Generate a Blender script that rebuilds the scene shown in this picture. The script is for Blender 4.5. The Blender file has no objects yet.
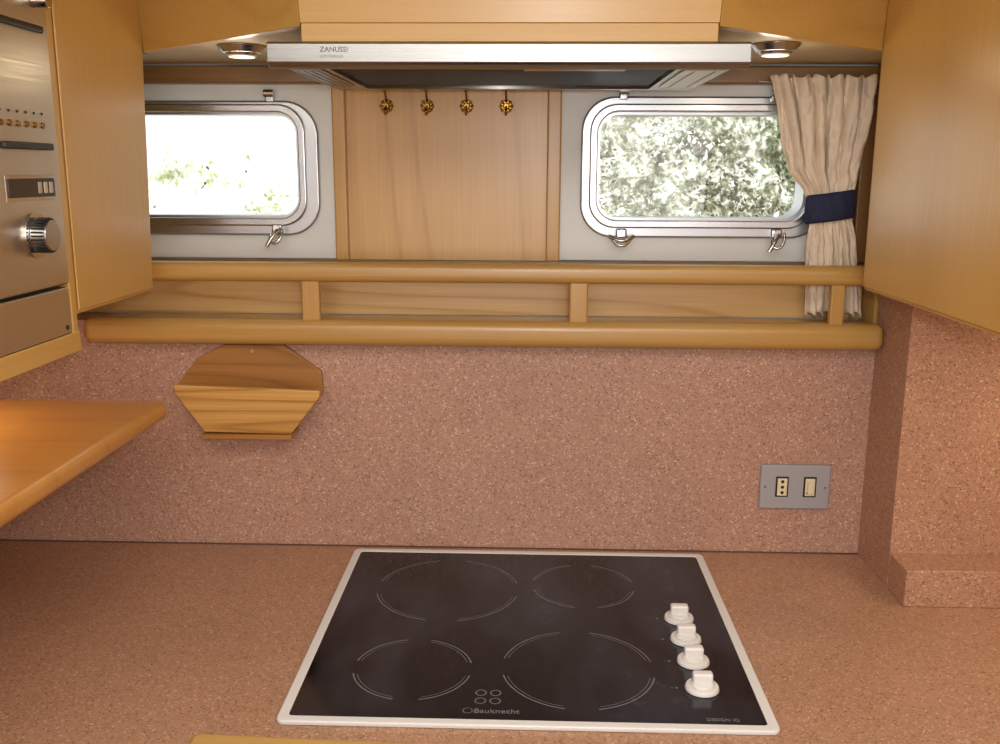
import bpy, bmesh, math, random
from mathutils import Matrix, Vector, noise as mnoise
random.seed(7)
S=bpy.context.scene
COL=bpy.context.collection
def lin(c):
    r=[]
    for v in c[:3]:
        v=v/255.0
        r.append(v/12.92 if v<=0.04045 else ((v+0.055)/1.055)**2.4)
    return (r[0],r[1],r[2],1.0)
# ------------------------------------------------------------ materials
def newmat(name):
    m=bpy.data.materials.new(name); m.use_nodes=True
    nt=m.node_tree; b=nt.nodes['Principled BSDF']
    return m,nt,b
def plain(name,c,rough=0.5,metal=0.0,noise=0.0,nscale=40,spec=0.5,coat=0.0,emit=0):
    m,nt,b=newmat(name)
    b.inputs['Base Color'].default_value=lin(c); b.inputs['Roughness'].default_value=rough
    b.inputs['Metallic'].default_value=metal; b.inputs['Specular IOR Level'].default_value=spec
    b.inputs['Coat Weight'].default_value=coat
    if emit:
        b.inputs['Emission Color'].default_value=lin(c); b.inputs['Emission Strength'].default_value=emit
    if noise>0:
        tc=nt.nodes.new('ShaderNodeTexCoord'); n=nt.nodes.new('ShaderNodeTexNoise'); n.inputs['Scale'].default_value=nscale
        n.inputs['Detail'].default_value=4
        nt.links.new(tc.outputs['Object'],n.inputs['Vector'])
        r=nt.nodes.new('ShaderNodeValToRGB'); c0=[v*(1-noise) for v in c]; c1=[min(255,v*(1+noise)) for v in c]
        r.color_ramp.elements[0].position=.3; r.color_ramp.elements[1].position=.7
        r.color_ramp.elements[0].color=lin(c0); r.color_ramp.elements[1].color=lin(c1)
        nt.links.new(n.outputs['Fac'],r.inputs['Fac']); nt.links.new(r.outputs['Color'],b.inputs['Base Color'])
    return m
def wood(name,c1,c2,axis='Z',rings=9.0,wide=5.0,rough=0.35,coat=0.15,off=(0,0,0),stretch=.09,ringamp=.26,fine=.75):
    m,nt,b=newmat(name)
    tc=nt.nodes.new('ShaderNodeTexCoord'); mp=nt.nodes.new('ShaderNodeMapping')
    sc=[wide]*3; i='XYZ'.index(axis); sc[i]=wide*stretch
    mp.inputs['Scale'].default_value=sc; mp.inputs['Location'].default_value=off
    nt.links.new(tc.outputs['Object'],mp.inputs['Vector'])
    n=nt.nodes.new('ShaderNodeTexNoise'); n.inputs['Scale'].default_value=1.0; n.inputs['Detail'].default_value=1.2; n.inputs['Roughness'].default_value=.35
    nt.links.new(mp.outputs['Vector'],n.inputs['Vector'])
    mu=nt.nodes.new('ShaderNodeMath'); mu.operation='MULTIPLY'; mu.inputs[1].default_value=rings
    nt.links.new(n.outputs['Fac'],mu.inputs[0])
    fr=nt.nodes.new('ShaderNodeMath'); fr.operation='FRACT'; nt.links.new(mu.outputs[0],fr.inputs[0])
    cr=nt.nodes.new('ShaderNodeValToRGB'); e=cr.color_ramp.elements
    e[0].position=0; e[0].color=(0,0,0,1); e[1].position=1; e[1].color=(0,0,0,1)
    x=e.new(.12); x.color=(.85,.85,.85,1); x=e.new(.55); x.color=(1,1,1,1); x=e.new(.88); x.color=(.55,.55,.55,1)
    nt.links.new(fr.outputs[0],cr.inputs['Fac'])
    ma=nt.nodes.new('ShaderNodeMath'); ma.operation='MULTIPLY_ADD'; ma.inputs[1].default_value=ringamp*2; ma.inputs[2].default_value=.62-ringamp*1.4
    nt.links.new(cr.outputs['Color'],ma.inputs[0])
    mp2=nt.nodes.new('ShaderNodeMapping'); s2=[240]*3; s2[i]=5; mp2.inputs['Scale'].default_value=s2
    nt.links.new(tc.outputs['Object'],mp2.inputs['Vector'])
    n2=nt.nodes.new('ShaderNodeTexNoise'); n2.inputs['Scale'].default_value=1; n2.inputs['Detail'].default_value=3
    nt.links.new(mp2.outputs['Vector'],n2.inputs['Vector'])
    ad=nt.nodes.new('ShaderNodeMath'); ad.operation='MULTIPLY_ADD'; ad.inputs[1].default_value=fine
    nt.links.new(n2.outputs['Fac'],ad.inputs[0])
    sb=nt.nodes.new('ShaderNodeMath'); sb.operation='SUBTRACT'; sb.inputs[1].default_value=fine*.5; nt.links.new(ma.outputs[0],sb.inputs[0])
    nt.links.new(sb.outputs[0],ad.inputs[2])
    r=nt.nodes.new('ShaderNodeValToRGB'); r.color_ramp.elements[0].position=.1; r.color_ramp.elements[1].position=.9
    r.color_ramp.elements[0].color=lin(c1); r.color_ramp.elements[1].color=lin(c2)
    nt.links.new(ad.outputs[0],r.inputs['Fac']); nt.links.new(r.outputs['Color'],b.inputs['Base Color'])
    b.inputs['Roughness'].default_value=rough; b.inputs['Coat Weight'].default_value=coat; b.inputs['Coat Roughness'].default_value=.25
    return m
def speckle(name,base,dark,light,rough=.4):
    m,nt,b=newmat(name)
    tc=nt.nodes.new('ShaderNodeTexCoord')
    v=nt.nodes.new('ShaderNodeTexVoronoi'); v.inputs['Scale'].default_value=470
    nt.links.new(tc.outputs['Object'],v.inputs['Vector'])
    sep=nt.nodes.new('ShaderNodeSeparateColor'); nt.links.new(v.outputs['Color'],sep.inputs[0])
    r=nt.nodes.new('ShaderNodeValToRGB'); e=r.color_ramp.elements
    e[0].position=0; e[0].color=lin(dark); e[1].position=1; e[1].color=lin(light)
    for p,c in ((.14,[b0*.94 for b0 in base]),(.5,base),(.82,[min(255,b0*1.04) for b0 in base]),(.93,[min(255,b0*1.08) for b0 in base])):
        x=e.new(p); x.color=lin(c)
    nt.links.new(sep.outputs[0],r.inputs['Fac'])
    n=nt.nodes.new('ShaderNodeTexNoise'); n.inputs['Scale'].default_value=6; n.inputs['Detail'].default_value=6; n.inputs['Roughness'].default_value=.6
    nt.links.new(tc.outputs['Object'],n.inputs['Vector'])
    mr=nt.nodes.new('ShaderNodeMapRange'); mr.inputs[1].default_value=.3; mr.inputs[2].default_value=.7; mr.inputs[3].default_value=.92; mr.inputs[4].default_value=1.05
    nt.links.new(n.outputs['Fac'],mr.inputs[0])
    mx=nt.nodes.new('ShaderNodeMix'); mx.data_type='RGBA'; mx.blend_type='MULTIPLY'; mx.inputs[0].default_value=1
    nt.links.new(r.outputs['Color'],mx.inputs[6]); nt.links.new(mr.outputs[0],mx.inputs[7])
    nt.links.new(mx.outputs[2],b.inputs['Base Color']); b.inputs['Roughness'].default_value=rough
    b.inputs['Specular IOR Level'].default_value=.4
    return m
def brushed(name,c,axis='X',rough=.28):
    m,nt,b=newmat(name)
    tc=nt.nodes.new('ShaderNodeTexCoord'); mp=nt.nodes.new('ShaderNodeMapping')
    s=[500]*3; s['XYZ'.index(axis)]=6; mp.inputs['Scale'].default_value=s
    nt.links.new(tc.outputs['Object'],mp.inputs['Vector'])
    n=nt.nodes.new('ShaderNodeTexNoise'); n.inputs['Scale'].default_value=1; nt.links.new(mp.outputs['Vector'],n.inputs['Vector'])
    mr=nt.nodes.new('ShaderNodeMapRange'); mr.inputs[3].default_value=rough*.7; mr.inputs[4].default_value=rough*1.4
    nt.links.new(n.outputs['Fac'],mr.inputs[0]); nt.links.new(mr.outputs[0],b.inputs['Roughness'])
    b.inputs['Metallic'].default_value=1; b.inputs['Base Color'].default_value=lin(c)
    return m
WA,WB=(188,141,68),(213,170,96)
M_wood=wood('wood_honey_v',WA,WB,'Z',6,3.4,ringamp=.15,fine=.55)
M_woodX=wood('wood_honey_x',(182,137,66),(204,162,90),'X',6,3.4,ringamp=.14,fine=.5)
M_woodY=wood('wood_honey_y',WA,WB,'Y',6,3.4,ringamp=.14,fine=.5)
M_rail=wood('wood_rail',(172,130,66),(198,158,91),'X',4,4,.3,.3,ringamp=.15,fine=.5)
M_panel=wood('wood_panel_centre',(180,134,74),(213,171,107),'Z',9,3.6,off=(1.3,0,.4),ringamp=.17,stretch=.16,fine=.6)
M_low=wood('wood_panel_lower',(184,138,78),(222,182,120),'X',16,6,off=(.2,.5,.7),ringamp=.26,stretch=.1)
M_trim=wood('wood_trim',(172,128,66),(198,155,88),'Z',4,3,ringamp=.15)
M_dtrim=wood('wood_dark_strip',(102,74,40),(136,100,56),'X',2,3)
M_rackB=wood('wood_rack_back_shaded',(140,92,44),(172,120,60),'X',18,8,ringamp=.28,stretch=.1)  # brown wood, deepened to paint in the shadow behind the front plate
M_rackF=wood('wood_rack_front',(172,118,58),(222,174,100),'X',30,9,ringamp=.3,stretch=.015)
M_slab=wood('wood_slab',(186,128,56),(210,152,78),'X',6,4,.3,.3,ringamp=.15)
M_splash=speckle('laminate_splash',(180,140,120),(134,96,80),(220,194,177),.42)
M_top=speckle('laminate_counter',(180,138,109),(134,93,71),(216,184,158),.30)
M_right=speckle('laminate_right',(179,136,110),(131,92,72),(218,185,158),.42)
M_white=plain('panel_pale_grey',(218,220,216),.45,noise=.02,nscale=6)
M_alu=brushed('aluminium_frame',(182,184,188),'X',.32)
M_aluL=plain('aluminium_polished',(186,188,192),.24,1)
M_steel=brushed('hood_steel',(160,160,158),'X',.28)
M_steelY=brushed('microwave_steel',(208,197,178),'Y',.36)
M_black=plain('black_filter',(12,12,13),.5)
M_hobw=plain('hob_frame_white',(228,227,224),.3)
M_knobw=plain('knob_white',(228,226,222),.3)
M_mark=plain('hob_marking',(116,116,120),.4)
M_brass=plain('brass',(160,120,56),.28,1)
M_chrome=plain('chrome',(205,205,205),.14,1)
M_dark=plain('dark_plastic',(28,27,28),.35)
M_display=plain('display_window',(50,48,44),.15)
M_plate=plain('switch_plate_grey',(164,164,168),.35,.1)
M_cream=plain('switch_cream',(226,214,178),.4)
M_curt=plain('curtain_cream',(230,214,192),.85,noise=.04,nscale=30)
M_navy=plain('tieback_navy',(30,38,66),.8,noise=.15,nscale=300)
M_ceil=plain('ceiling_white',(222,220,214),.6,noise=.02)
M_floor=wood('floor_teak',(120,76,40),(156,104,60),'Y',6,6)
M_joint=plain('joint_dark',(100,70,56),.6)
M_soffit=plain('soffit_cream',(188,168,130),.6,noise=.02)
M_lampw=plain('lamp_bulb',(250,236,210),.4,emit=.22)
M_ledstrip=plain('hood_light_cover',(206,204,196),.3)
# ceramic glass, faint smudges plus a bluish-grey reflection painted into the base colour
M_glassb,nt,b=newmat('ceramic_glass')
tc=nt.nodes.new('ShaderNodeTexCoord'); n=nt.nodes.new('ShaderNodeTexNoise'); n.inputs['Scale'].default_value=7; n.inputs['Detail'].default_value=4
mp=nt.nodes.new('ShaderNodeMapping'); mp.inputs['Scale'].default_value=(1,.5,1); mp.inputs['Rotation'].default_value=(0,0,.4)
nt.links.new(tc.outputs['Object'],mp.inputs[0]); nt.links.new(mp.outputs[0],n.inputs['Vector'])
mr=nt.nodes.new('ShaderNodeMapRange'); mr.inputs[1].default_value=.35; mr.inputs[2].default_value=.72; mr.inputs[3].default_value=.05; mr.inputs[4].default_value=.2
nt.links.new(n.outputs['Fac'],mr.inputs[0]); nt.links.new(mr.outputs[0],b.inputs['Roughness'])
r=nt.nodes.new('ShaderNodeValToRGB'); r.color_ramp.elements[0].position=.42; r.color_ramp.elements[1].position=.78
r.color_ramp.elements[0].color=lin((8,10,15)); r.color_ramp.elements[1].color=lin((60,63,74))
nt.links.new(n.outputs['Fac'],r.inputs['Fac'])
n3=nt.nodes.new('ShaderNodeTexNoise'); n3.inputs['Scale'].default_value=30; n3.inputs['Detail'].default_value=8; n3.inputs['Roughness'].default_value=.65; n3.inputs['Distortion'].default_value=.8
nt.links.new(tc.outputs['Object'],n3.inputs['Vector'])
m3=nt.nodes.new('ShaderNodeMapRange'); m3.inputs[1].default_value=.58; m3.inputs[2].default_value=.8; m3.inputs[3].default_value=0; m3.inputs[4].default_value=.26
nt.links.new(n3.outputs['Fac'],m3.inputs[0])
m4=nt.nodes.new('ShaderNodeMapRange'); m4.inputs[1].default_value=.48; m4.inputs[2].default_value=.65
nt.links.new(n.outputs['Fac'],m4.inputs[0])
m5=nt.nodes.new('ShaderNodeMath'); m5.operation='MULTIPLY'; nt.links.new(m3.outputs[0],m5.inputs[0]); nt.links.new(m4.outputs[0],m5.inputs[1])
mx=nt.nodes.new('ShaderNodeMix'); mx.data_type='RGBA'; nt.links.new(m5.outputs[0],mx.inputs[0]); nt.links.new(r.outputs['Color'],mx.inputs[6]); mx.inputs[7].default_value=lin((150,150,156))
nt.links.new(mx.outputs[2],b.inputs['Base Color'])
b.inputs['Specular IOR Level'].default_value=.38; b.inputs['Specular Tint'].default_value=(.85,.9,1,1)
# glass
mg=bpy.data.materials.new('window_glass'); mg.use_nodes=True; nt=mg.node_tree; nt.nodes.clear()
o=nt.nodes.new('ShaderNodeOutputMaterial'); t=nt.nodes.new('ShaderNodeBsdfTransparent'); g=nt.nodes.new('ShaderNodeBsdfGlossy'); x=nt.nodes.new('ShaderNodeMixShader')
g.inputs['Roughness'].default_value=.02; x.inputs[0].default_value=.05
nt.links.new(t.outputs[0],x.inputs[1]); nt.links.new(g.outputs[0],x.inputs[2]); nt.links.new(x.outputs[0],o.inputs[0])
# ------------------------------------------------------------ geometry helpers
def group(name):
    e=bpy.data.objects.new(name,None); COL.objects.link(e); e.empty_display_size=.05; return e
def addmesh(name,verts,faces,mat,parent=None,smooth=False):
    me=bpy.data.meshes.new(name); me.from_pydata([tuple(v) for v in verts],[],faces)
    bm=bmesh.new(); bm.from_mesh(me); bmesh.ops.recalc_face_normals(bm,faces=bm.faces); bm.to_mesh(me); bm.free()
    if smooth:
        for p in me.polygons: p.use_smooth=True
    ob=bpy.data.objects.new(name,me); COL.objects.link(ob); me.materials.append(mat)
    if parent: ob.parent=parent
    return ob
def bevel(ob,w,seg=3):
    if w>0:
        b=ob.modifiers.new('bevel','BEVEL'); b.width=w; b.segments=seg; b.limit_method='ANGLE'; b.angle_limit=math.radians(40)
        for p in ob.data.polygons: p.use_smooth=True
        ob.modifiers.new('wn','WEIGHTED_NORMAL').keep_sharp=True
    return ob
def box(name,x0,x1,y0,y1,z0,z1,mat,bw=0.0,parent=None,seg=3):
    v=[(x,y,z) for x in (x0,x1) for y in (y0,y1) for z in (z0,z1)]
    f=[(0,1,3,2),(4,6,7,5),(0,4,5,1),(2,3,7,6),(0,2,6,4),(1,5,7,3)]
    return bevel(addmesh(name,v,f,mat,parent),bw,seg)
def prism(name,pts,axis,a0,a1,mat,bw=0,parent=None,seg=2):
    def mk(p,a): return {'Y':(p[0],a,p[1]),'Z':(p[0],p[1],a),'X':(a,p[0],p[1])}[axis]
    n=len(pts); v=[mk(p,a0) for p in pts]+[mk(p,a1) for p in pts]
    f=[tuple(range(n)),tuple(range(2*n-1,n-1,-1))]+[(i,(i+1)%n,n+(i+1)%n,n+i) for i in range(n)]
    return bevel(addmesh(name,v,f,mat,parent),bw,seg)
def cyl(name,c,r,h,axis,mat,parent=None,r2=None,seg=32,bw=0.0):
    r2=r if r2 is None else r2
    A={'X':Vector((1,0,0)),'Y':Vector((0,1,0)),'Z':Vector((0,0,1))}[axis]
    U={'X':Vector((0,1,0)),'Y':Vector((0,0,1)),'Z':Vector((1,0,0))}[axis]; W=A.cross(U)
    c=Vector(c); v=[]
    for k,(rr,hh) in enumerate(((r,0),(r2,h))):
        for i in range(seg):
            a=2*math.pi*i/seg; v.append(c+A*hh+(U*math.cos(a)+W*math.sin(a))*rr)
    f=[tuple(range(seg)),tuple(range(2*seg-1,seg-1,-1))]+[(i,(i+1)%seg,seg+(i+1)%seg,seg+i) for i in range(seg)]
    ob=addmesh(name,v,f,mat,parent)
    for p in ob.data.polygons: p.use_smooth=len(p.vertices)==4
    if bw: bevel(ob,bw,2)
    else:
        e=ob.modifiers.new('es','EDGE_SPLIT'); e.split_angle=math.radians(40)
    return ob
def sphere(name,c,r,mat,parent=None,sc=(1,1,1)):
    bm=bmesh.new(); bmesh.ops.create_uvsphere(bm,u_segments=20,v_segments=12,radius=r)
    for v in bm.verts: v.co=Vector((v.co.x*sc[0]+c[0],v.co.y*sc[1]+c[1],v.co.z*sc[2]+c[2]))
    me=bpy.data.meshes.new(name); bm.to_mesh(me); bm.free()
    for p in me.polygons: p.use_smooth=True
    ob=bpy.data.objects.new(name,me); COL.objects.link(ob); me.materials.append(mat)
    if parent: ob.parent=parent
    return ob
def tube(name,pts,r,mat,parent=None,cyclic=False):
    cu=bpy.data.curves.new(name,'CURVE'); cu.dimensions='3D'; cu.bevel_depth=r; cu.bevel_resolution=3; cu.use_fill_caps=True
    sp=cu.splines.new('NURBS'); sp.points.add(len(pts)-1)
    for i,p in enumerate(pts): sp.points[i].co=(p[0],p[1],p[2],1)
    sp.order_u=3; sp.use_endpoint_u=not cyclic; sp.use_cyclic_u=cyclic
    ob=bpy.data.objects.new(name,cu); COL.objects.link(ob); cu.materials.append(mat)
    dg=bpy.context.evaluated_depsgraph_get(); me=bpy.data.meshes.new_from_object(ob.evaluated_get(dg))
    bpy.data.objects.remove(ob); ob=bpy.data.objects.new(name,me); COL.objects.link(ob)
    if not me.materials: me.materials.append(mat)
    for p in me.polygons: p.use_smooth=True
    if parent: ob.parent=parent
    return ob
def rrect(x0,x1,z0,z1,r,n=10):
    P=[]
    for cx,cz,a0 in ((x1-r,z1-r,0),(x0+r,z1-r,90),(x0+r,z0+r,180),(x1-r,z0+r,270)):
        for i in range(n+1):
            a=math.radians(a0+90*i/n); P.append((cx+r*math.cos(a),cz+r*math.sin(a)))
    return P
def plate(name,loops,plane,a0,a1,mat,parent=None,bd=0.0):
    cu=bpy.data.curves.new(name,'CURVE'); cu.dimensions='2D'; cu.fill_mode='BOTH'
    cu.extrude=max((a1-a0)/2-bd,1e-5); cu.bevel_depth=bd; cu.bevel_resolution=3; cu.offset=-bd
    for lp in loops:
        sp=cu.splines.new('POLY'); sp.points.add(len(lp)-1)
        for i,p in enumerate(lp): sp.points[i].co=(p[0],p[1],0,1)
        sp.use_cyclic_u=True
    ob=bpy.data.objects.new(name,cu); COL.objects.link(ob)
    dg=bpy.context.evaluated_depsgraph_get(); me=bpy.data.meshes.new_from_object(ob.evaluated_get(dg))
    bpy.data.objects.remove(ob); mid=(a0+a1)/2
    for v in me.vertices:
        x,y,z=v.co
        v.co=(x,mid-z,y) if plane=='Y' else (x,y,mid+z)
    me.materials.clear(); me.materials.append(mat)
    ob=bpy.data.objects.new(name,me); COL.objects.link(ob)
    if bd:
        for p in me.polygons: p.use_smooth=True
        e=ob.modifiers.new('es','EDGE_SPLIT'); e.split_angle=math.radians(50)
    if parent: ob.parent=parent
    return ob
def text(name,body,size,loc,rot,mat,parent,ext=.0002):
    cu=bpy.data.curves.new(name,'FONT'); cu.body=body; cu.size=size; cu.extrude=ext
    ob=bpy.data.objects.new(name,cu); COL.objects.link(ob)
    dg=bpy.context.evaluated_depsgraph_get(); me=bpy.data.meshes.new_from_object(ob.evaluated_get(dg))
    bpy.data.objects.remove(ob); me.materials.clear(); me.materials.append(mat)
    MM=Matrix.Translation(loc)@rot.to_4x4(); me.transform(MM)
    ob=bpy.data.objects.new(name,me); COL.objects.link(ob); ob.parent=parent
    return ob
# ------------------------------------------------------------ room shell
ZC=1.95
box('floor',-1.19,1.19,-1.24,1.70,-.04,0,M_floor)
box('ceiling',-1.19,1.19,-1.24,1.70,ZC,ZC+.04,M_ceil)
box('wall_left',-1.19,-1.15,-1.24,1.70,0,ZC,M_wood)
box('wall_right',1.15,1.19,-1.24,1.70,0,ZC,M_wood)
box('wall_back',-1.15,1.15,-1.24,-1.2,0,ZC,M_wood)
RW=(.110,.455,1.455,1.629); LW=(-.735,-.386,1.455,1.627)
rect=lambda a,b,c,d:[(a,c),(b,c),(b,d),(a,d)]
plate('wall_hull',[rect(-1.15,1.15,0,ZC),rrect(*RW,.035),rrect(*LW,.035)],'Y',1.626,1.666,M_white)
plate('trim_1',[rect(-1.0,-.328,1.387,1.675),rrect(*LW,.035)],'Y',1.620,1.626,M_white)
plate('trim_2',[rect(.050,.540,1.387,1.675),rrect(*RW,.035)],'Y',1.620,1.626,M_white)
box('trim_3',-.3065,.0275,1.616,1.626,1.385,1.675,M_panel)
box('trim_4',-.328,-.306,1.606,1.626,1.385,1.675,M_trim,.003)
box('trim_5',.027,.050,1.606,1.626,1.385,1.675,M_trim,.003)
box('trim_6',-1.0,.560,1.612,1.626,1.292,1.377,M_low)
box('trim_7',-1.0,.560,1.606,1.626,1.377,1.386,M_dtrim,.002)
box('trim_8',-1.0,.560,1.590,1.626,1.672,1.6995,M_dtrim,.003)
box('trim_10',.536,.560,1.600,1.626,1.387,1.671,M_dtrim,.003)
box('wall_splash',-1.15,1.15,1.535,1.555,.9,1.29,M_splash)
box('wall_return',.562,1.15,1.40,1.535,.9,1.345,M_right)
box('wall_return_upper',.5625,1.15,1.402,1.626,1.345,ZC,M_wood)
box('wall_return_lower',.5625,1.15,1.5555,1.626,1.20,1.3449,M_woodY)
box('trim_9',.5625,1.15,1.333,1.40,.9,.958,M_right,.002)
ct=group('kitchen_counter')
HX0,HX1,HY0,HY1=-.291,.295,.990,1.509
plate('worktop',[rect(-1.149,1.149,.915,1.5345),rect(HX0+.02,HX1-.02,HY0+.02,HY1-.02)],'Z',.862,.9,M_top,ct)
prism('front_rail',[(-.360,.938),(-.367,.930),(-.365,.90),(1.14,.85),(1.14,.875)],'Z',.86,.924,M_rail,.006,ct,3)
box('rear_joint',-1.149,.562,1.531,1.5348,.9001,.9015,M_joint,0,ct)
bc=group('base_cabinet')
box('carcass_left',-1.149,-.305,.94,1.50,.06,.861,M_wood,0,bc)
box('carcass_right',.305,1.149,.94,1.50,.06,.861,M_wood,0,bc)
box('carcass_mid',-.304,.304,.94,1.50,.06,.80,M_wood,0,bc)
box('plinth',-1.149,1.149,.97,1.5,0,.06,M_dark,0,bc)
for i in range(4):
    x0=-1.13+i*.57
    box('door_%d'%(i+1),x0,x0+.55,.92,.939,.08,.84,M_wood,.006,bc)
    cyl('pull_%d'%(i+1),(x0+.5,.92,.74),.012,-.025,'Y',M_brass,bc)
sh=group('fiddle_rail_shelf')
box('shelf_board',-1.0,.560,1.556,1.611,1.272,1.290,M_rail,0,sh)
box('shelf_board_front',-.70,.560,1.51,1.60,1.2905,1.292,M_rail,0,sh)
box('lower_rail',-.722,.5615,1.492,1.5345,1.257,1.299,M_rail,.014,sh,5)
box('upper_rail',-1.0,.5615,1.492,1.522,1.360,1.391,M_rail,.011,sh,5)
for i,(a,b_) in enumerate(((-.364,-.335),(.064,.093),(.474,.496),(-.80,-.77))):
    box('post_%d'%(i+1),a,b_,1.500,1.514,1.297,1.363,M_trim,.003,sh)
# ------------------------------------------------------------ windows
def window(name,hole,outer,latches,hinges):
    g=group(name)
    x0,x1,z0,z1=hole
    plate('frame_flange',[rrect(*outer,.055),rrect(x0-.002,x1+.002,z0-.002,z1+.002,.037)],'Y',1.610,1.6198,M_alu,g,.003)
    plate('frame_sash',[rrect(x0-.013,x1+.013,z0-.013,z1+.013,.044),rrect(x0,x1,z0,z1,.034)],'Y',1.602,1.6105,M_aluL,g,.0025)
    plate('frame_reveal',[rrect(x0-.001,x1+.001,z0-.001,z1+.001,.035),rrect(x0+.004,x1-.004,z0+.004,z1-.004,.031)],'Y',1.612,1.665,M_alu,g)
    plate('glass_pane',[rrect(x0+.003,x1-.003,z0+.003,z1-.003,.031)],'Y',1.640,1.644,mg,g)
    for i,(lx,lz,fl) in enumerate(latches):
        box('latch_base_%d'%i,lx-.009,lx+.009,1.598,1.612,lz+.004,lz+.020,M_aluL,.003,g)
        if fl:
            tube('latch_arm_%d'%i,[(lx+.004,1.597,lz+.014),(lx-.002,1.588,lz+.004),(lx-.010,1.584,lz-.008),(lx-.014,1.584,lz-.016)],.0034,M_chrome,g)
            tube('latch_loop_%d'%i,[(lx+.010,1.592,lz+.014),(lx+.012,1.586,lz+.002),(lx+.002,1.582,lz-.012),(lx-.012,1.586,lz-.008),(lx-.008,1.59,lz+.004)],.0024,M_chrome,g)
        else:
            tube('latch_arm_%d'%i,[(lx-.020,1.594,lz+.008),(lx-.008,1.586,lz+.001),(lx+.008,1.586,lz+.001),(lx+.020,1.594,lz+.008)],.0034,M_chrome,g)
            tube('latch_loop_%d'%i,[(lx-.016,1.592,lz+.004),(lx-.008,1.586,lz-.007),(lx+.008,1.586,lz-.007),(lx+.016,1.592,lz+.004)],.0024,M_chrome,g)
        cyl('latch_screw_%d'%i,(lx,1.598,lz+.014),.005,-.006,'Y',M_chrome,g,seg=16)
    for i,(hx,hz) in enumerate(hinges):
        cyl('hinge_%d'%i,(hx-.008,1.603,hz),.006,.016,'X',M_aluL,g,seg=16)
        box('hinge_leaf_%d'%i,hx-.007,hx+.007,1.604,1.6195,hz-.014,hz+.004,M_aluL,.002,g)
    return g
window('window_1',LW,(-.765,-.353,1.426,1.646),[(-.425,1.425,1)],[(-.43,1.657)])
window('window_2',RW,(.083,.487,1.426,1.654),[(.152,1.421,0),(.408,1.422,1)],[(.395,1.659),(.150,1.662)])
# ------------------------------------------------------------ cup hooks
for i,hx in enumerate((-.238,-.171,-.106,-.041)):
    h=group('cup_hook')
    hz=1.638
    cyl('rosette',(hx,1.6158,hz),.0105,-.003,'Y',M_brass,h,r2=.009,seg=24)
    cyl('boss',(hx,1.613,hz),.006,-.005,'Y',M_brass,h,r2=.004,seg=20)
    for k in range(8):
        a=k*math.pi/4; sphere('petal_%d'%k,(hx+.0088*math.cos(a),1.613,hz+.0088*math.sin(a)),.0028,M_brass,h)
    tube('hook',[(hx,1.610,hz-.001),(hx,1.598,hz-.004),(hx,1.592,hz-.010),(hx,1.599,hz-.015),(hx,1.606,hz-.013)],.0019,M_brass,h)
    tube('hook_top',[(hx,1.612,hz+.008),(hx,1.602,hz+.016),(hx,1.596,hz+.022)],.0015,M_brass,h)
    sphere('finial',(hx,1.595,hz+.024),.003,M_brass,h)
# ------------------------------------------------------------ overhead valance + soffit
va=group('overhead_valance')
A=(-.5705,1.445);B=(-.278,1.19);C_=(.222,1.19);D=(.4955,1.425)
def off(p,dy): return (p[0],p[1]+dy)
def fascia(name,P,Q,z0,z1,lean,mat):
    v=[]
    for (x,y) in (P,Q):
        for z,l in ((z0,0),(z1,lean)):
            sx=x*(1+l*1.2)
            v.append((sx if abs(x)<.45 else x,y-l,z)); v.append((sx if abs(x)<.45 else x,y-l+.02,z))
    f=[(0,2,6,4),(1,5,7,3),(0,4,5,1),(2,3,7,6),(0,1,3,2),(4,6,7,5)]
    return bevel(addmesh(name,v,f,mat,va),.001,1)
fascia('fascia_left',A,B,1.702,ZC-.001,.03,M_woodX)
fascia('fascia_centre',B,C_,1.706,ZC-.001,.03,M_woodX)
fascia('fascia_right',C_,D,1.702,ZC-.001,.03,M_woodX)
prism('soffit',[off(A,.021),off(B,.021),off(C_,.021),off(D,.021),(.56,1.43),(.56,1.589),(-1.0,1.589),(-1.0,1.47)],'Z',1.7025,1.712,M_soffit,0,va)
for i,(lx,ly) in enumerate(((-.403,1.372),(.328,1.352))):
    dl=group('recessed_downlight')
    cyl('bezel',(lx,ly,1.702),.034,-.010,'Z',M_aluL,dl,r2=.026,seg=40,bw=.0015)
    cyl('reflector',(lx,ly,1.6918),.023,-.003,'Z',M_aluL,dl,r2=.021,seg=32)
    cyl('lens',(lx,ly,1.6886),.018,-.0015,'Z',M_lampw,dl,seg=32)
# ------------------------------------------------------------ range hood
hd=group('range_hood')
hx0,hx1,hy0,hy1,hz0,hz1=-.316,.258,1.180,1.545,1.656,1.6835
IX0,IX1=hx0+.062,hx1-.078
plate('body_rim',[rect(hx0+.012,hx1-.012,1.195,hy1),rect(IX0,IX1,1.208,1.525)],'Z',1.658,1.664,M_steel,hd)
box('body_top',hx0+.012,hx1-.012,1.203,hy1,1.668,1.6835,M_steel,0,hd)
prism('front_bar',[(hy0,1.657),(hy0-.003,1.660),(hy0-.003,1.681),(hy0,1.6835),(1.197,1.6835),(1.197,1.654),(1.190,1.653)],'X',hx0,hx1,M_steel,.001,hd)
box('filter',IX0-.002,IX1+.002,1.206,1.53,1.6645,1.6675,M_black,0,hd)
for i in range(32):
    y=1.215+i*.0095
    box('filter_slat_%d'%i,IX0+.003,IX1-.003,y,y+.003,1.662,1.6644,M_dark,0,hd)
for nm,a,b_ in (('l',hx0+.018,IX0-.008),('r',IX1+.008,hx1-.018)):
    box('side_light_cover',a,b_,1.225,1.46,1.6552,1.6578,M_ledstrip if nm=='r' else M_steel,.001,hd)
    nn=4 if nm=='l' else 2
    for k in range(nn): 
        xx=a+(b_-a)*(k+.5)/nn
        box('vent_slot',xx-.001,xx+.001,1.235,1.45,1.6547,1.6551,M_dark,0,hd)
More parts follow.
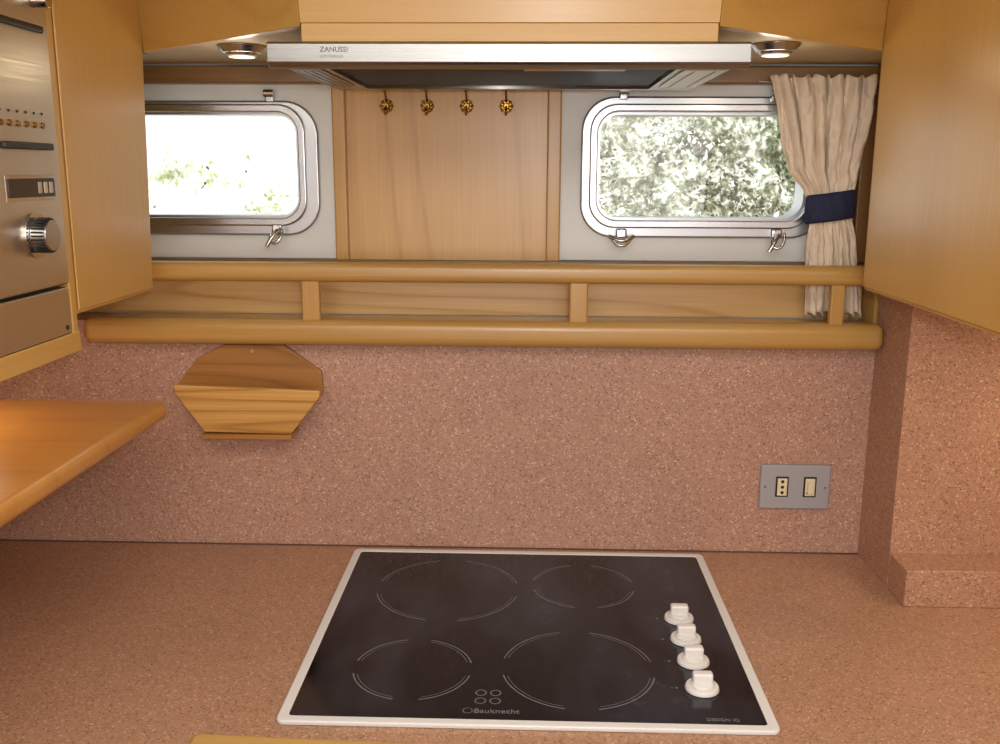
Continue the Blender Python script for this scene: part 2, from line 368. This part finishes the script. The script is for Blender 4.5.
box('cross_label',-.01,.12,1.26,1.285,1.6605,1.6618,M_plate,0,hd)
box('trim_11',-.276,.220,1.187,1.2025,1.6842,1.7055,M_woodX,.001)
box('trim_12',-.276,.220,1.203,1.54,1.6842,1.7015,M_wood)
RX=Matrix.Rotation(math.radians(90),3,'X')
text('lettering','ZANUSSI',.0085,(-.252,1.1768,1.6715),RX,M_dark,hd)
text('lettering_small','ELECTROLUX',.0045,(-.252,1.1768,1.665),RX,M_mark,hd)
# ------------------------------------------------------------ left tall housing
lc=group('wall_cabinet')
prism('carcass',[(1.176,1.354),(1.422,1.354),(1.462,ZC-.001),(1.176,ZC-.001)],'X',-1.149,-.574,M_wood,0,lc)
prism('door',[(1.180,1.358),(1.420,1.358),(1.460,ZC-.003),(1.180,ZC-.003)],'X',-.5735,-.5705,M_wood,.0015,lc)
ho=group('microwave_housing')
box('carcass_bottom',-1.149,-.573,.55,1.174,1.310,1.330,M_woodY,.002,ho)
box('carcass_back',-1.149,-1.10,.55,1.174,1.3305,ZC-.001,M_wood,0,ho)
box('side_post_far',-1.0995,-.571,1.160,1.174,1.3305,ZC-.001,M_wood,.002,ho)
box('side_post_near',-1.0995,-.571,.55,.568,1.3305,ZC-.001,M_wood,.002,ho)
box('top_board',-1.0995,-.571,.5685,1.155,1.80,ZC-.001,M_wood,0,ho)
box('lower_frame_strip',-.573,-.5695,.55,1.174,1.308,1.333,M_woodY,.001,ho)
mw=group('microwave_oven')
box('lower_trim_panel',-.60,-.571,.57,1.158,1.3335,1.391,M_steelY,.002,mw)
cyl('panel_screw',(-.571,1.145,1.342),.003,.001,'X',M_dark,mw,seg=12)
box('body',-1.05,-.578,.572,1.158,1.393,1.796,M_dark,0,mw)
box('control_panel',-.5778,-.569,.98,1.158,1.3955,1.795,M_steelY,.003,mw)
box('door_glass',-.5778,-.571,.575,.976,1.396,1.795,M_display,.003,mw)
tube('door_handle',[(-.570,.955,1.42),(-.545,.955,1.44),(-.545,.955,1.74),(-.570,.955,1.76)],.007,M_chrome,mw)
cyl('dial_ring',(-.5688,1.085,1.459),.026,.003,'X',M_chrome,mw,seg=40)
cyl('dial',(-.5658,1.085,1.459),.0195,.018,'X',M_aluL,mw,r2=.0175,seg=36,bw=.001)
for k in range(28):
    a=k*2*math.pi/28; cyl('dial_rib',(-.564,1.085+.0192*math.cos(a),1.459+.0192*math.sin(a)),.0011,.014,'X',M_dark,mw,seg=8)
box('display',-.5688,-.567,1.035,1.138,1.502,1.523,M_display,.001,mw)
box('display_rim',-.5689,-.5682,1.031,1.142,1.498,1.527,M_chrome,.0005,mw)
for q in range(3): box('display_key_%d'%q,-.567,-.5664,1.098+q*.013,1.106+q*.013,1.506,1.519,M_steelY,.0004,mw)
for zz in (1.559,1.690):
    box('slot_button',-.5688,-.562,1.03,1.135,zz-.004,zz+.004,M_dark,.002,mw)
for k in range(6):
    cyl('indicator_%d'%k,(-.5689,1.035+k*.018,1.583),.0035,.0015,'X',M_brass,mw,seg=16)
    cyl('indicator_dot_%d'%k,(-.5689,1.035+k*.018,1.596),.0015,.001,'X',M_dark,mw,seg=10)
cyl('toggle_knob',(-.5688,1.13,1.722),.009,.018,'X',M_chrome,mw,seg=24,bw=.001)
cyl('toggle_knob_2',(-.5688,1.08,1.722),.007,.014,'X',M_dark,mw,seg=24,bw=.001)
# ------------------------------------------------------------ right wall cabinet
rc=group('wall_cabinet')
box('carcass',.4995,1.149,.55,1.40,1.364,ZC-.001,M_wood,0,rc)
box('far_side',.4995,.5615,1.401,1.428,1.364,ZC-.001,M_wood,0,rc)
box('door',.496,.4993,.56,1.427,1.368,ZC-.003,M_wood,.0015,rc)
# ------------------------------------------------------------ left side shelf slab
sl=group('side_shelf')
pts=[(-1.149,.60),(-.575,.60)]
pts+=[(-.555,.62)]
for i in range(7):
    a=math.radians(0+90*i/6); pts.append((-.575+.02*math.cos(a),1.392+.02*math.sin(a)))
pts+=[(-1.149,1.412)]
prism('slab',pts,'Z',1.158,1.185,M_slab,.010,sl,4)
box('bracket',-1.149,-1.12,.62,1.39,1.128,1.158,M_wood,0,sl)
# ------------------------------------------------------------ wooden rack on splash
rk=group('wooden_wall_rack')
prism('back_plate',[(-.587,1.180),(-.548,1.229),(-.501,1.252),(-.402,1.252),(-.342,1.209),(-.340,1.172),(-.392,1.112),(-.535,1.112),(-.587,1.168)],'Y',1.526,1.5345,M_rackB,.0015,rk)
fv=[(-.562,1.200),(-.329,1.192),(-.331,1.181),(-.384,1.114),(-.526,1.116),(-.563,1.186)]
def fy(z): return 1.490-(z-1.112)*.32
vs=[(x,fy(z)-.011,z) for x,z in fv]+[(x,fy(z),z) for x,z in fv]
n=6; addm=[tuple(range(n)),tuple(range(2*n-1,n-1,-1))]+[(i,(i+1)%n,n+(i+1)%n,n+i) for i in range(n)]
bevel(addmesh('front_plate',vs,addm,M_rackF,rk),.002,2)
box('bottom_board',-.530,-.383,1.474,1.5255,1.1055,1.1135,M_rackB,.001,rk)
for sx in (-.536,-.378):
    box('spacer',sx-.005,sx+.005,1.4845,1.5258,1.135,1.165,M_rackB,0,rk)
cyl('screw',(-.455,1.5259,1.242),.003,-.001,'Y',M_chrome,rk,seg=14)
# ------------------------------------------------------------ socket plate
so=group('wall_socket_plate')
box('plate',.389,.505,1.527,1.5345,.981,1.058,M_plate,.003,so)
for cx in (.425,.471):
    box('module_recess',cx-.0105,cx+.0105,1.5255,1.527,1.003,1.038,M_dark,.0005,so)
    box('module',cx-.008,cx+.008,1.5235,1.5256,1.0055,1.0355,M_cream,.001,so)
for k in range(3): cyl('pin_hole',(.425,1.5236,1.011+k*.0095),.0028,-.0004,'Y',M_dark,so,seg=12)
box('rocker',.4660,.4760,1.519,1.5236,1.010,1.031,M_cream,.0012,so)
box('rocker_gap',.4650,.4770,1.5232,1.5236,1.009,1.012,M_dark,0,so)
for cx in (.397,.497): cyl('plate_screw',(cx,1.5271,1.0195),.0022,-.0006,'Y',M_chrome,so,seg=12)
# ------------------------------------------------------------ ceramic hob
hb=group('ceramic_hob')
plate('frame',[rrect(HX0,HX1,HY0,HY1,.010,5),rrect(HX0+.013,HX1-.013,HY0+.013,HY1-.013,.005,5)],'Z',.9002,.9065,M_hobw,hb,.002)
plate('glass',[rrect(HX0+.0125,HX1-.0125,HY0+.0125,HY1-.0125,.005,5)],'Z',.901,.9055,M_glassb,hb)
box('hob_underbody',HX0+.025,HX1-.025,HY0+.025,HY1-.025,.84,.9005,M_dark,0,hb)
def arc(name,cx,cy,r,w,a0,a1,z=.9057):
    n=max(6,int((a1-a0)/4)); v=[];f=[]
    for i in range(n+1):
        a=math.radians(a0+(a1-a0)*i/n)
        for rr in (r-w/2,r+w/2): v.append((cx+rr*math.cos(a),cy+rr*math.sin(a),z))
    for i in range(n): f.append((2*i,2*i+1,2*i+3,2*i+2))
    addmesh(name,v,f,M_mark,hb)
for cx,cy,r in ((-.12,1.357,.108),(.088,1.376,.078),(-.145,1.117,.076),(.068,1.125,.098)):
    for q in (0,1,2,3):
        arc('zone_arc',cx,cy,r,.0017,q*90+12,q*90+78)
        arc('zone_arc_inner',cx,cy,r-.005,.0008,q*90+14,q*90+76)
for dx in (-.009,.009):
    for dy in (-.009,.009):
        arc('heat_indicator',-.045+dx,1.052+dy,.0062,.0014,0,360)
RI=Matrix.Identity(3)
arc('logo_ring',-.068,1.021,.0055,.001,0,360)
text('lettering','Bauknecht',.013,(-.061,1.0165,.9057),RI,M_mark,hb)
text('lettering_small','DESIGN IQ',.008,(.213,1.010,.9057),RI,M_mark,hb)
for i,ky in enumerate((1.268,1.206,1.146,1.080)):
    kx=.2195
    cyl('knob_%d_base'%(i+1),(kx,ky,.9056),.0215,.006,'Z',M_knobw,hb,r2=.020,seg=36,bw=.0015)
    cyl('knob_%d_skirt'%(i+1),(kx,ky,.9115),.015,.004,'Z',M_knobw,hb,r2=.014,seg=30,bw=.001)
    box('knob_%d_grip'%(i+1),kx-.0125,kx+.0125,ky-.0065,ky+.0065,.914,.9285,M_knobw,.003,hb)
    text('zone_label','- o',.008,(kx-.038,ky,.9057),RI,M_mark,hb)
# ------------------------------------------------------------ curtain
def interp(t,K):
    for (a,va_),(b,vb) in zip(K,K[1:]):
        if t<=b:
            s=(t-a)/(b-a); s=s*s*(3-2*s)*.5+s*.5; return va_+(vb-va_)*s
    return K[-1][1]
cg=group('window_curtain')
ZT,ZB=1.682,1.304
KL=[(0,.376),(.04,.382),(.12,.390),(.25,.400),(.38,.414),(.47,.440),(.53,.452),(.6,.452),(.8,.453),(1,.455)]
KR=[(0,.541),(.12,.538),(.25,.532),(.4,.523),(.5,.515),(.55,.516),(.7,.530),(1,.549)]
KA=[(0,.007),(.1,.010),(.3,.012),(.52,.006),(.7,.012),(1,.015)]
NU,NV=220,110; v=[];f=[]
for j in range(NV+1):
    t=j/NV; z=ZT+(ZB-ZT)*t; xl=interp(t,KL); xr=interp(t,KR); a=interp(t,KA)
    for i in range(NU+1):
        u=i/NU
        ph=u*2*math.pi*6+3.0*mnoise.noise(Vector((u*3.5,t*1.4,1)))+1.5*mnoise.noise(Vector((u*9,t*3,4)))
        x=xl+(xr-xl)*u+.004*math.sin(ph+1.3)*(1 if .01<u<.99 else 0)
        amp=a*(.8+.8*mnoise.noise(Vector((u*7,t*2,9))))
        y=1.572+amp*math.sin(ph)+.007*mnoise.noise(Vector((u*22,t*5,2)))+.0035*mnoise.noise(Vector((u*40,t*26,6)))
        if t<.08: y+=.003*math.sin(u*75)
        zz=z
        if t>.6: zz-=(.006*math.sin(ph+.6)+.004*mnoise.noise(Vector((u*12,3,3))))*(t-.6)/.4
        if j==0: zz+=.003*math.sin(u*60)
        v.append((x,min(y,1.589),zz))
for j in range(NV):
    for i in range(NU):
        q=j*(NU+1)+i; f.append((q,q+1,q+NU+2,q+NU+1))
cl=addmesh('cloth',v,f,M_curt,cg,True)
so_=cl.modifiers.new('sol','SOLIDIFY'); so_.thickness=.0012
tube('curtain_wire',[(.36,1.585,1.6755),(.45,1.5855,1.675),(.558,1.585,1.6755)],.002,M_chrome,cg)
v=[];f=[];NN=64
prof=[(1.457,.0),(1.461,.003),(1.480,.0045),(1.499,.003),(1.503,0)]
for z,o in prof:
    for i in range(NN):
        a=2*math.pi*i/NN
        sag=.005*math.cos(a)
        v.append((.4835+(.0365+o)*math.cos(a)+.0006*math.sin(9*a),1.571+(.0145+o*.8)*math.sin(a)+.0012*math.sin(13*a+z*90),z+sag))
for j in range(len(prof)-1):
    for i in range(NN):
        f.append((j*NN+i,j*NN+(i+1)%NN,(j+1)*NN+(i+1)%NN,(j+1)*NN+i))
tb=addmesh('tieback',v,f,M_navy,cg,True); s_=tb.modifiers.new('sol','SOLIDIFY'); s_.thickness=.002
# ------------------------------------------------------------ outside foliage
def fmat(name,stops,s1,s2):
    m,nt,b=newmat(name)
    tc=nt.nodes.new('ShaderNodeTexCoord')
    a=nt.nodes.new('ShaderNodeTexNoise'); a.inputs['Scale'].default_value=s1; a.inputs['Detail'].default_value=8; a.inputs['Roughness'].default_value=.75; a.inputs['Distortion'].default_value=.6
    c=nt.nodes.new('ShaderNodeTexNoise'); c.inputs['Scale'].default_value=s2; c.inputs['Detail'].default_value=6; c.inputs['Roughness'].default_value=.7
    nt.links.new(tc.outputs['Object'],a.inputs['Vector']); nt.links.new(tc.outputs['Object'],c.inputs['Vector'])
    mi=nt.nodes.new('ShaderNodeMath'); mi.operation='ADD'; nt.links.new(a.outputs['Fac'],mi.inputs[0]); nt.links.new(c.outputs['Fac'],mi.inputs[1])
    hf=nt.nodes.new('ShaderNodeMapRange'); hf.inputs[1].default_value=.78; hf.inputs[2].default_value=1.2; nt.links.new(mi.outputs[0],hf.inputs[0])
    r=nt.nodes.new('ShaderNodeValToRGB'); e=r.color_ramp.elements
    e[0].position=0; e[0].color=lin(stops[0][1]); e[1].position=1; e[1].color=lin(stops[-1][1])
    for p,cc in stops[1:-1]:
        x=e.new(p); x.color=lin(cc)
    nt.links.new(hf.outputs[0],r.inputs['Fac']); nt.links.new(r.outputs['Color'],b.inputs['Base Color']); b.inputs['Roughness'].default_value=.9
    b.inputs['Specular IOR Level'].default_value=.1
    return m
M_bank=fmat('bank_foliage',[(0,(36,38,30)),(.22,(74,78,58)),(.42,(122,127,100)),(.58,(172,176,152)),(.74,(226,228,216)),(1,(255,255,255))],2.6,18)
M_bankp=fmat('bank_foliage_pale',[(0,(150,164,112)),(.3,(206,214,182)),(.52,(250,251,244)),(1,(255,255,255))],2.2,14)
def bank(name,x0,x1,ztop,y0,mat,dz):
    nx=int((x1-x0)/.05); nz=80; V=[];F=[]
    for j in range(nz+1):
        for i in range(nx+1):
            x=x0+(x1-x0)*i/nx; t=j/nz
            top=ztop+dz*mnoise.noise(Vector((x*1.7,0,5)))*1.0+dz*.5*mnoise.noise(Vector((x*7,0,8)))
            z=-.89+(top+.89)*t
            y=y0+.8*t+.25*mnoise.noise(Vector((x*2,z*2,1)))+.10*mnoise.noise(Vector((x*9,z*9,2)))
            V.append((x,y,z))
    for j in range(nz):
        for i in range(nx):
            q=j*(nx+1)+i; F.append((q,q+1,q+nx+2,q+nx+1))
    return addmesh(name,V,F,mat,None,True)
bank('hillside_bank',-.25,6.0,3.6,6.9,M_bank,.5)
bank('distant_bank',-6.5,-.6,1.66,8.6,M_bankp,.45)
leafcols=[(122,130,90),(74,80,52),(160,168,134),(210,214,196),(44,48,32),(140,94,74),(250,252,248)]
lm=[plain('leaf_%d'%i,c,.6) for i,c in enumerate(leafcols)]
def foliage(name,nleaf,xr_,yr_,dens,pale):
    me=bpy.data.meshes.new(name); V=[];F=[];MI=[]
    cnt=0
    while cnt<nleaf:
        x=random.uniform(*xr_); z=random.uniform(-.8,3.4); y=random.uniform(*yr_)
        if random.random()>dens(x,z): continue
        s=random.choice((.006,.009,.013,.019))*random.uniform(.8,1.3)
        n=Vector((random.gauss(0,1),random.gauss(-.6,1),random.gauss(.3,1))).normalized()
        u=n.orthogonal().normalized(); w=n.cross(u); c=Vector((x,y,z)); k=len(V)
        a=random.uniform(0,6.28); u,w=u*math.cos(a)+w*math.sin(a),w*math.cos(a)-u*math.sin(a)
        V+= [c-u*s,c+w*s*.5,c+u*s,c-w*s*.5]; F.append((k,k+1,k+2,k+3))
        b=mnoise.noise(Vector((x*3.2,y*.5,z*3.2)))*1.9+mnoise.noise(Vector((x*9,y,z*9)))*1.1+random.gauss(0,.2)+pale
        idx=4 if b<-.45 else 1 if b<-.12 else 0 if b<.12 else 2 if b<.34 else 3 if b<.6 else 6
        if random.random()<.025 and pale<.3: idx=5
        MI.append(idx); cnt+=1
    me.from_pydata([tuple(p) for p in V],[],F)
    for m in lm: me.materials.append(m)
    me.polygons.foreach_set('material_index',MI)
    ob=bpy.data.objects.new(name,me); COL.objects.link(ob); return ob
def dn(x,z):
    return .5+1.2*mnoise.noise(Vector((x*2.5,3.3,z*2.5)))
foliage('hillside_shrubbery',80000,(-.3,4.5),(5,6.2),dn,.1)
def dn2(x,z):
    e=max(0,min(1,(1.60+ .5*mnoise.noise(Vector((x*4,1,0)))-z)*4)); return e*(.06 if x<-1.75 else .9)
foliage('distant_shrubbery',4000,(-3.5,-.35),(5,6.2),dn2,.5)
gt=box('ground_exterior',-9,9,1.75,12,-1.0,-.9,plain('ground_pale',(214,212,196),.8,noise=.1,nscale=2))
# ------------------------------------------------------------ world & lights
w=bpy.data.worlds.new('sky'); S.world=w; w.use_nodes=True
bg=w.node_tree.nodes['Background']; bg.inputs[0].default_value=(.95,.98,1,1); bg.inputs[1].default_value=1.45
def light(name,kind,loc,energy,color,size=.3,rot=(0,0,0),sy=None):
    l=bpy.data.lights.new(name,kind); l.energy=energy; l.color=color
    if kind=='AREA':
        l.size=size
        if sy: l.shape='RECTANGLE'; l.size_y=sy
    elif kind=='SUN': l.angle=math.radians(2)
    else: l.shadow_soft_size=size
    ob=bpy.data.objects.new(name,l); COL.objects.link(ob); ob.location=loc; ob.rotation_euler=[math.radians(a) for a in rot]; return ob
light('sun','SUN',(0,0,10),2.8,(1,.97,.92),rot=(48,0,25))
light('ceiling_lamp_light','AREA',(0,.15,1.94),14.5,(1,.98,.94),1.3,(0,0,0),.7)
light('cabin_fill_light','AREA',(0,-.9,1.40),11.5,(1,.99,.96),1.5,(78,0,0),.9)  # unseen fill panel, added and widened to lift the dark corners
light('camera_flash','AREA',(.06,-.02,1.60),3.4,(1,1,1),.08,(78,0,0))
light('side_shelf_lamp','AREA',(-.85,1.15,1.305),.85,(1,.80,.54),.2,(0,0,0),.3)
light('right_cabinet_lamp','AREA',(.85,1.15,1.36),1.1,(1,.84,.62),.2,(0,0,0),.3)
for lx,ly in ((-.403,1.372),(.328,1.352)):
    light('downlight','POINT',(lx,ly,1.675),.15,(1,.88,.68),.02)
# ------------------------------------------------------------ camera
cd=bpy.data.cameras.new('camera'); co=bpy.data.objects.new('camera',cd); COL.objects.link(co)
R=Matrix.Rotation(math.radians(1.75),3,'Z')@Matrix.Rotation(math.radians(90-11.89),3,'X')@Matrix.Rotation(math.radians(0.25),3,'Z')
co.matrix_world=Matrix.Translation((0,0,1.5325))@R.to_4x4(); cd.sensor_width=36; cd.lens=34.2; cd.clip_start=.02
S.camera=co
S.view_settings.view_transform='Standard'
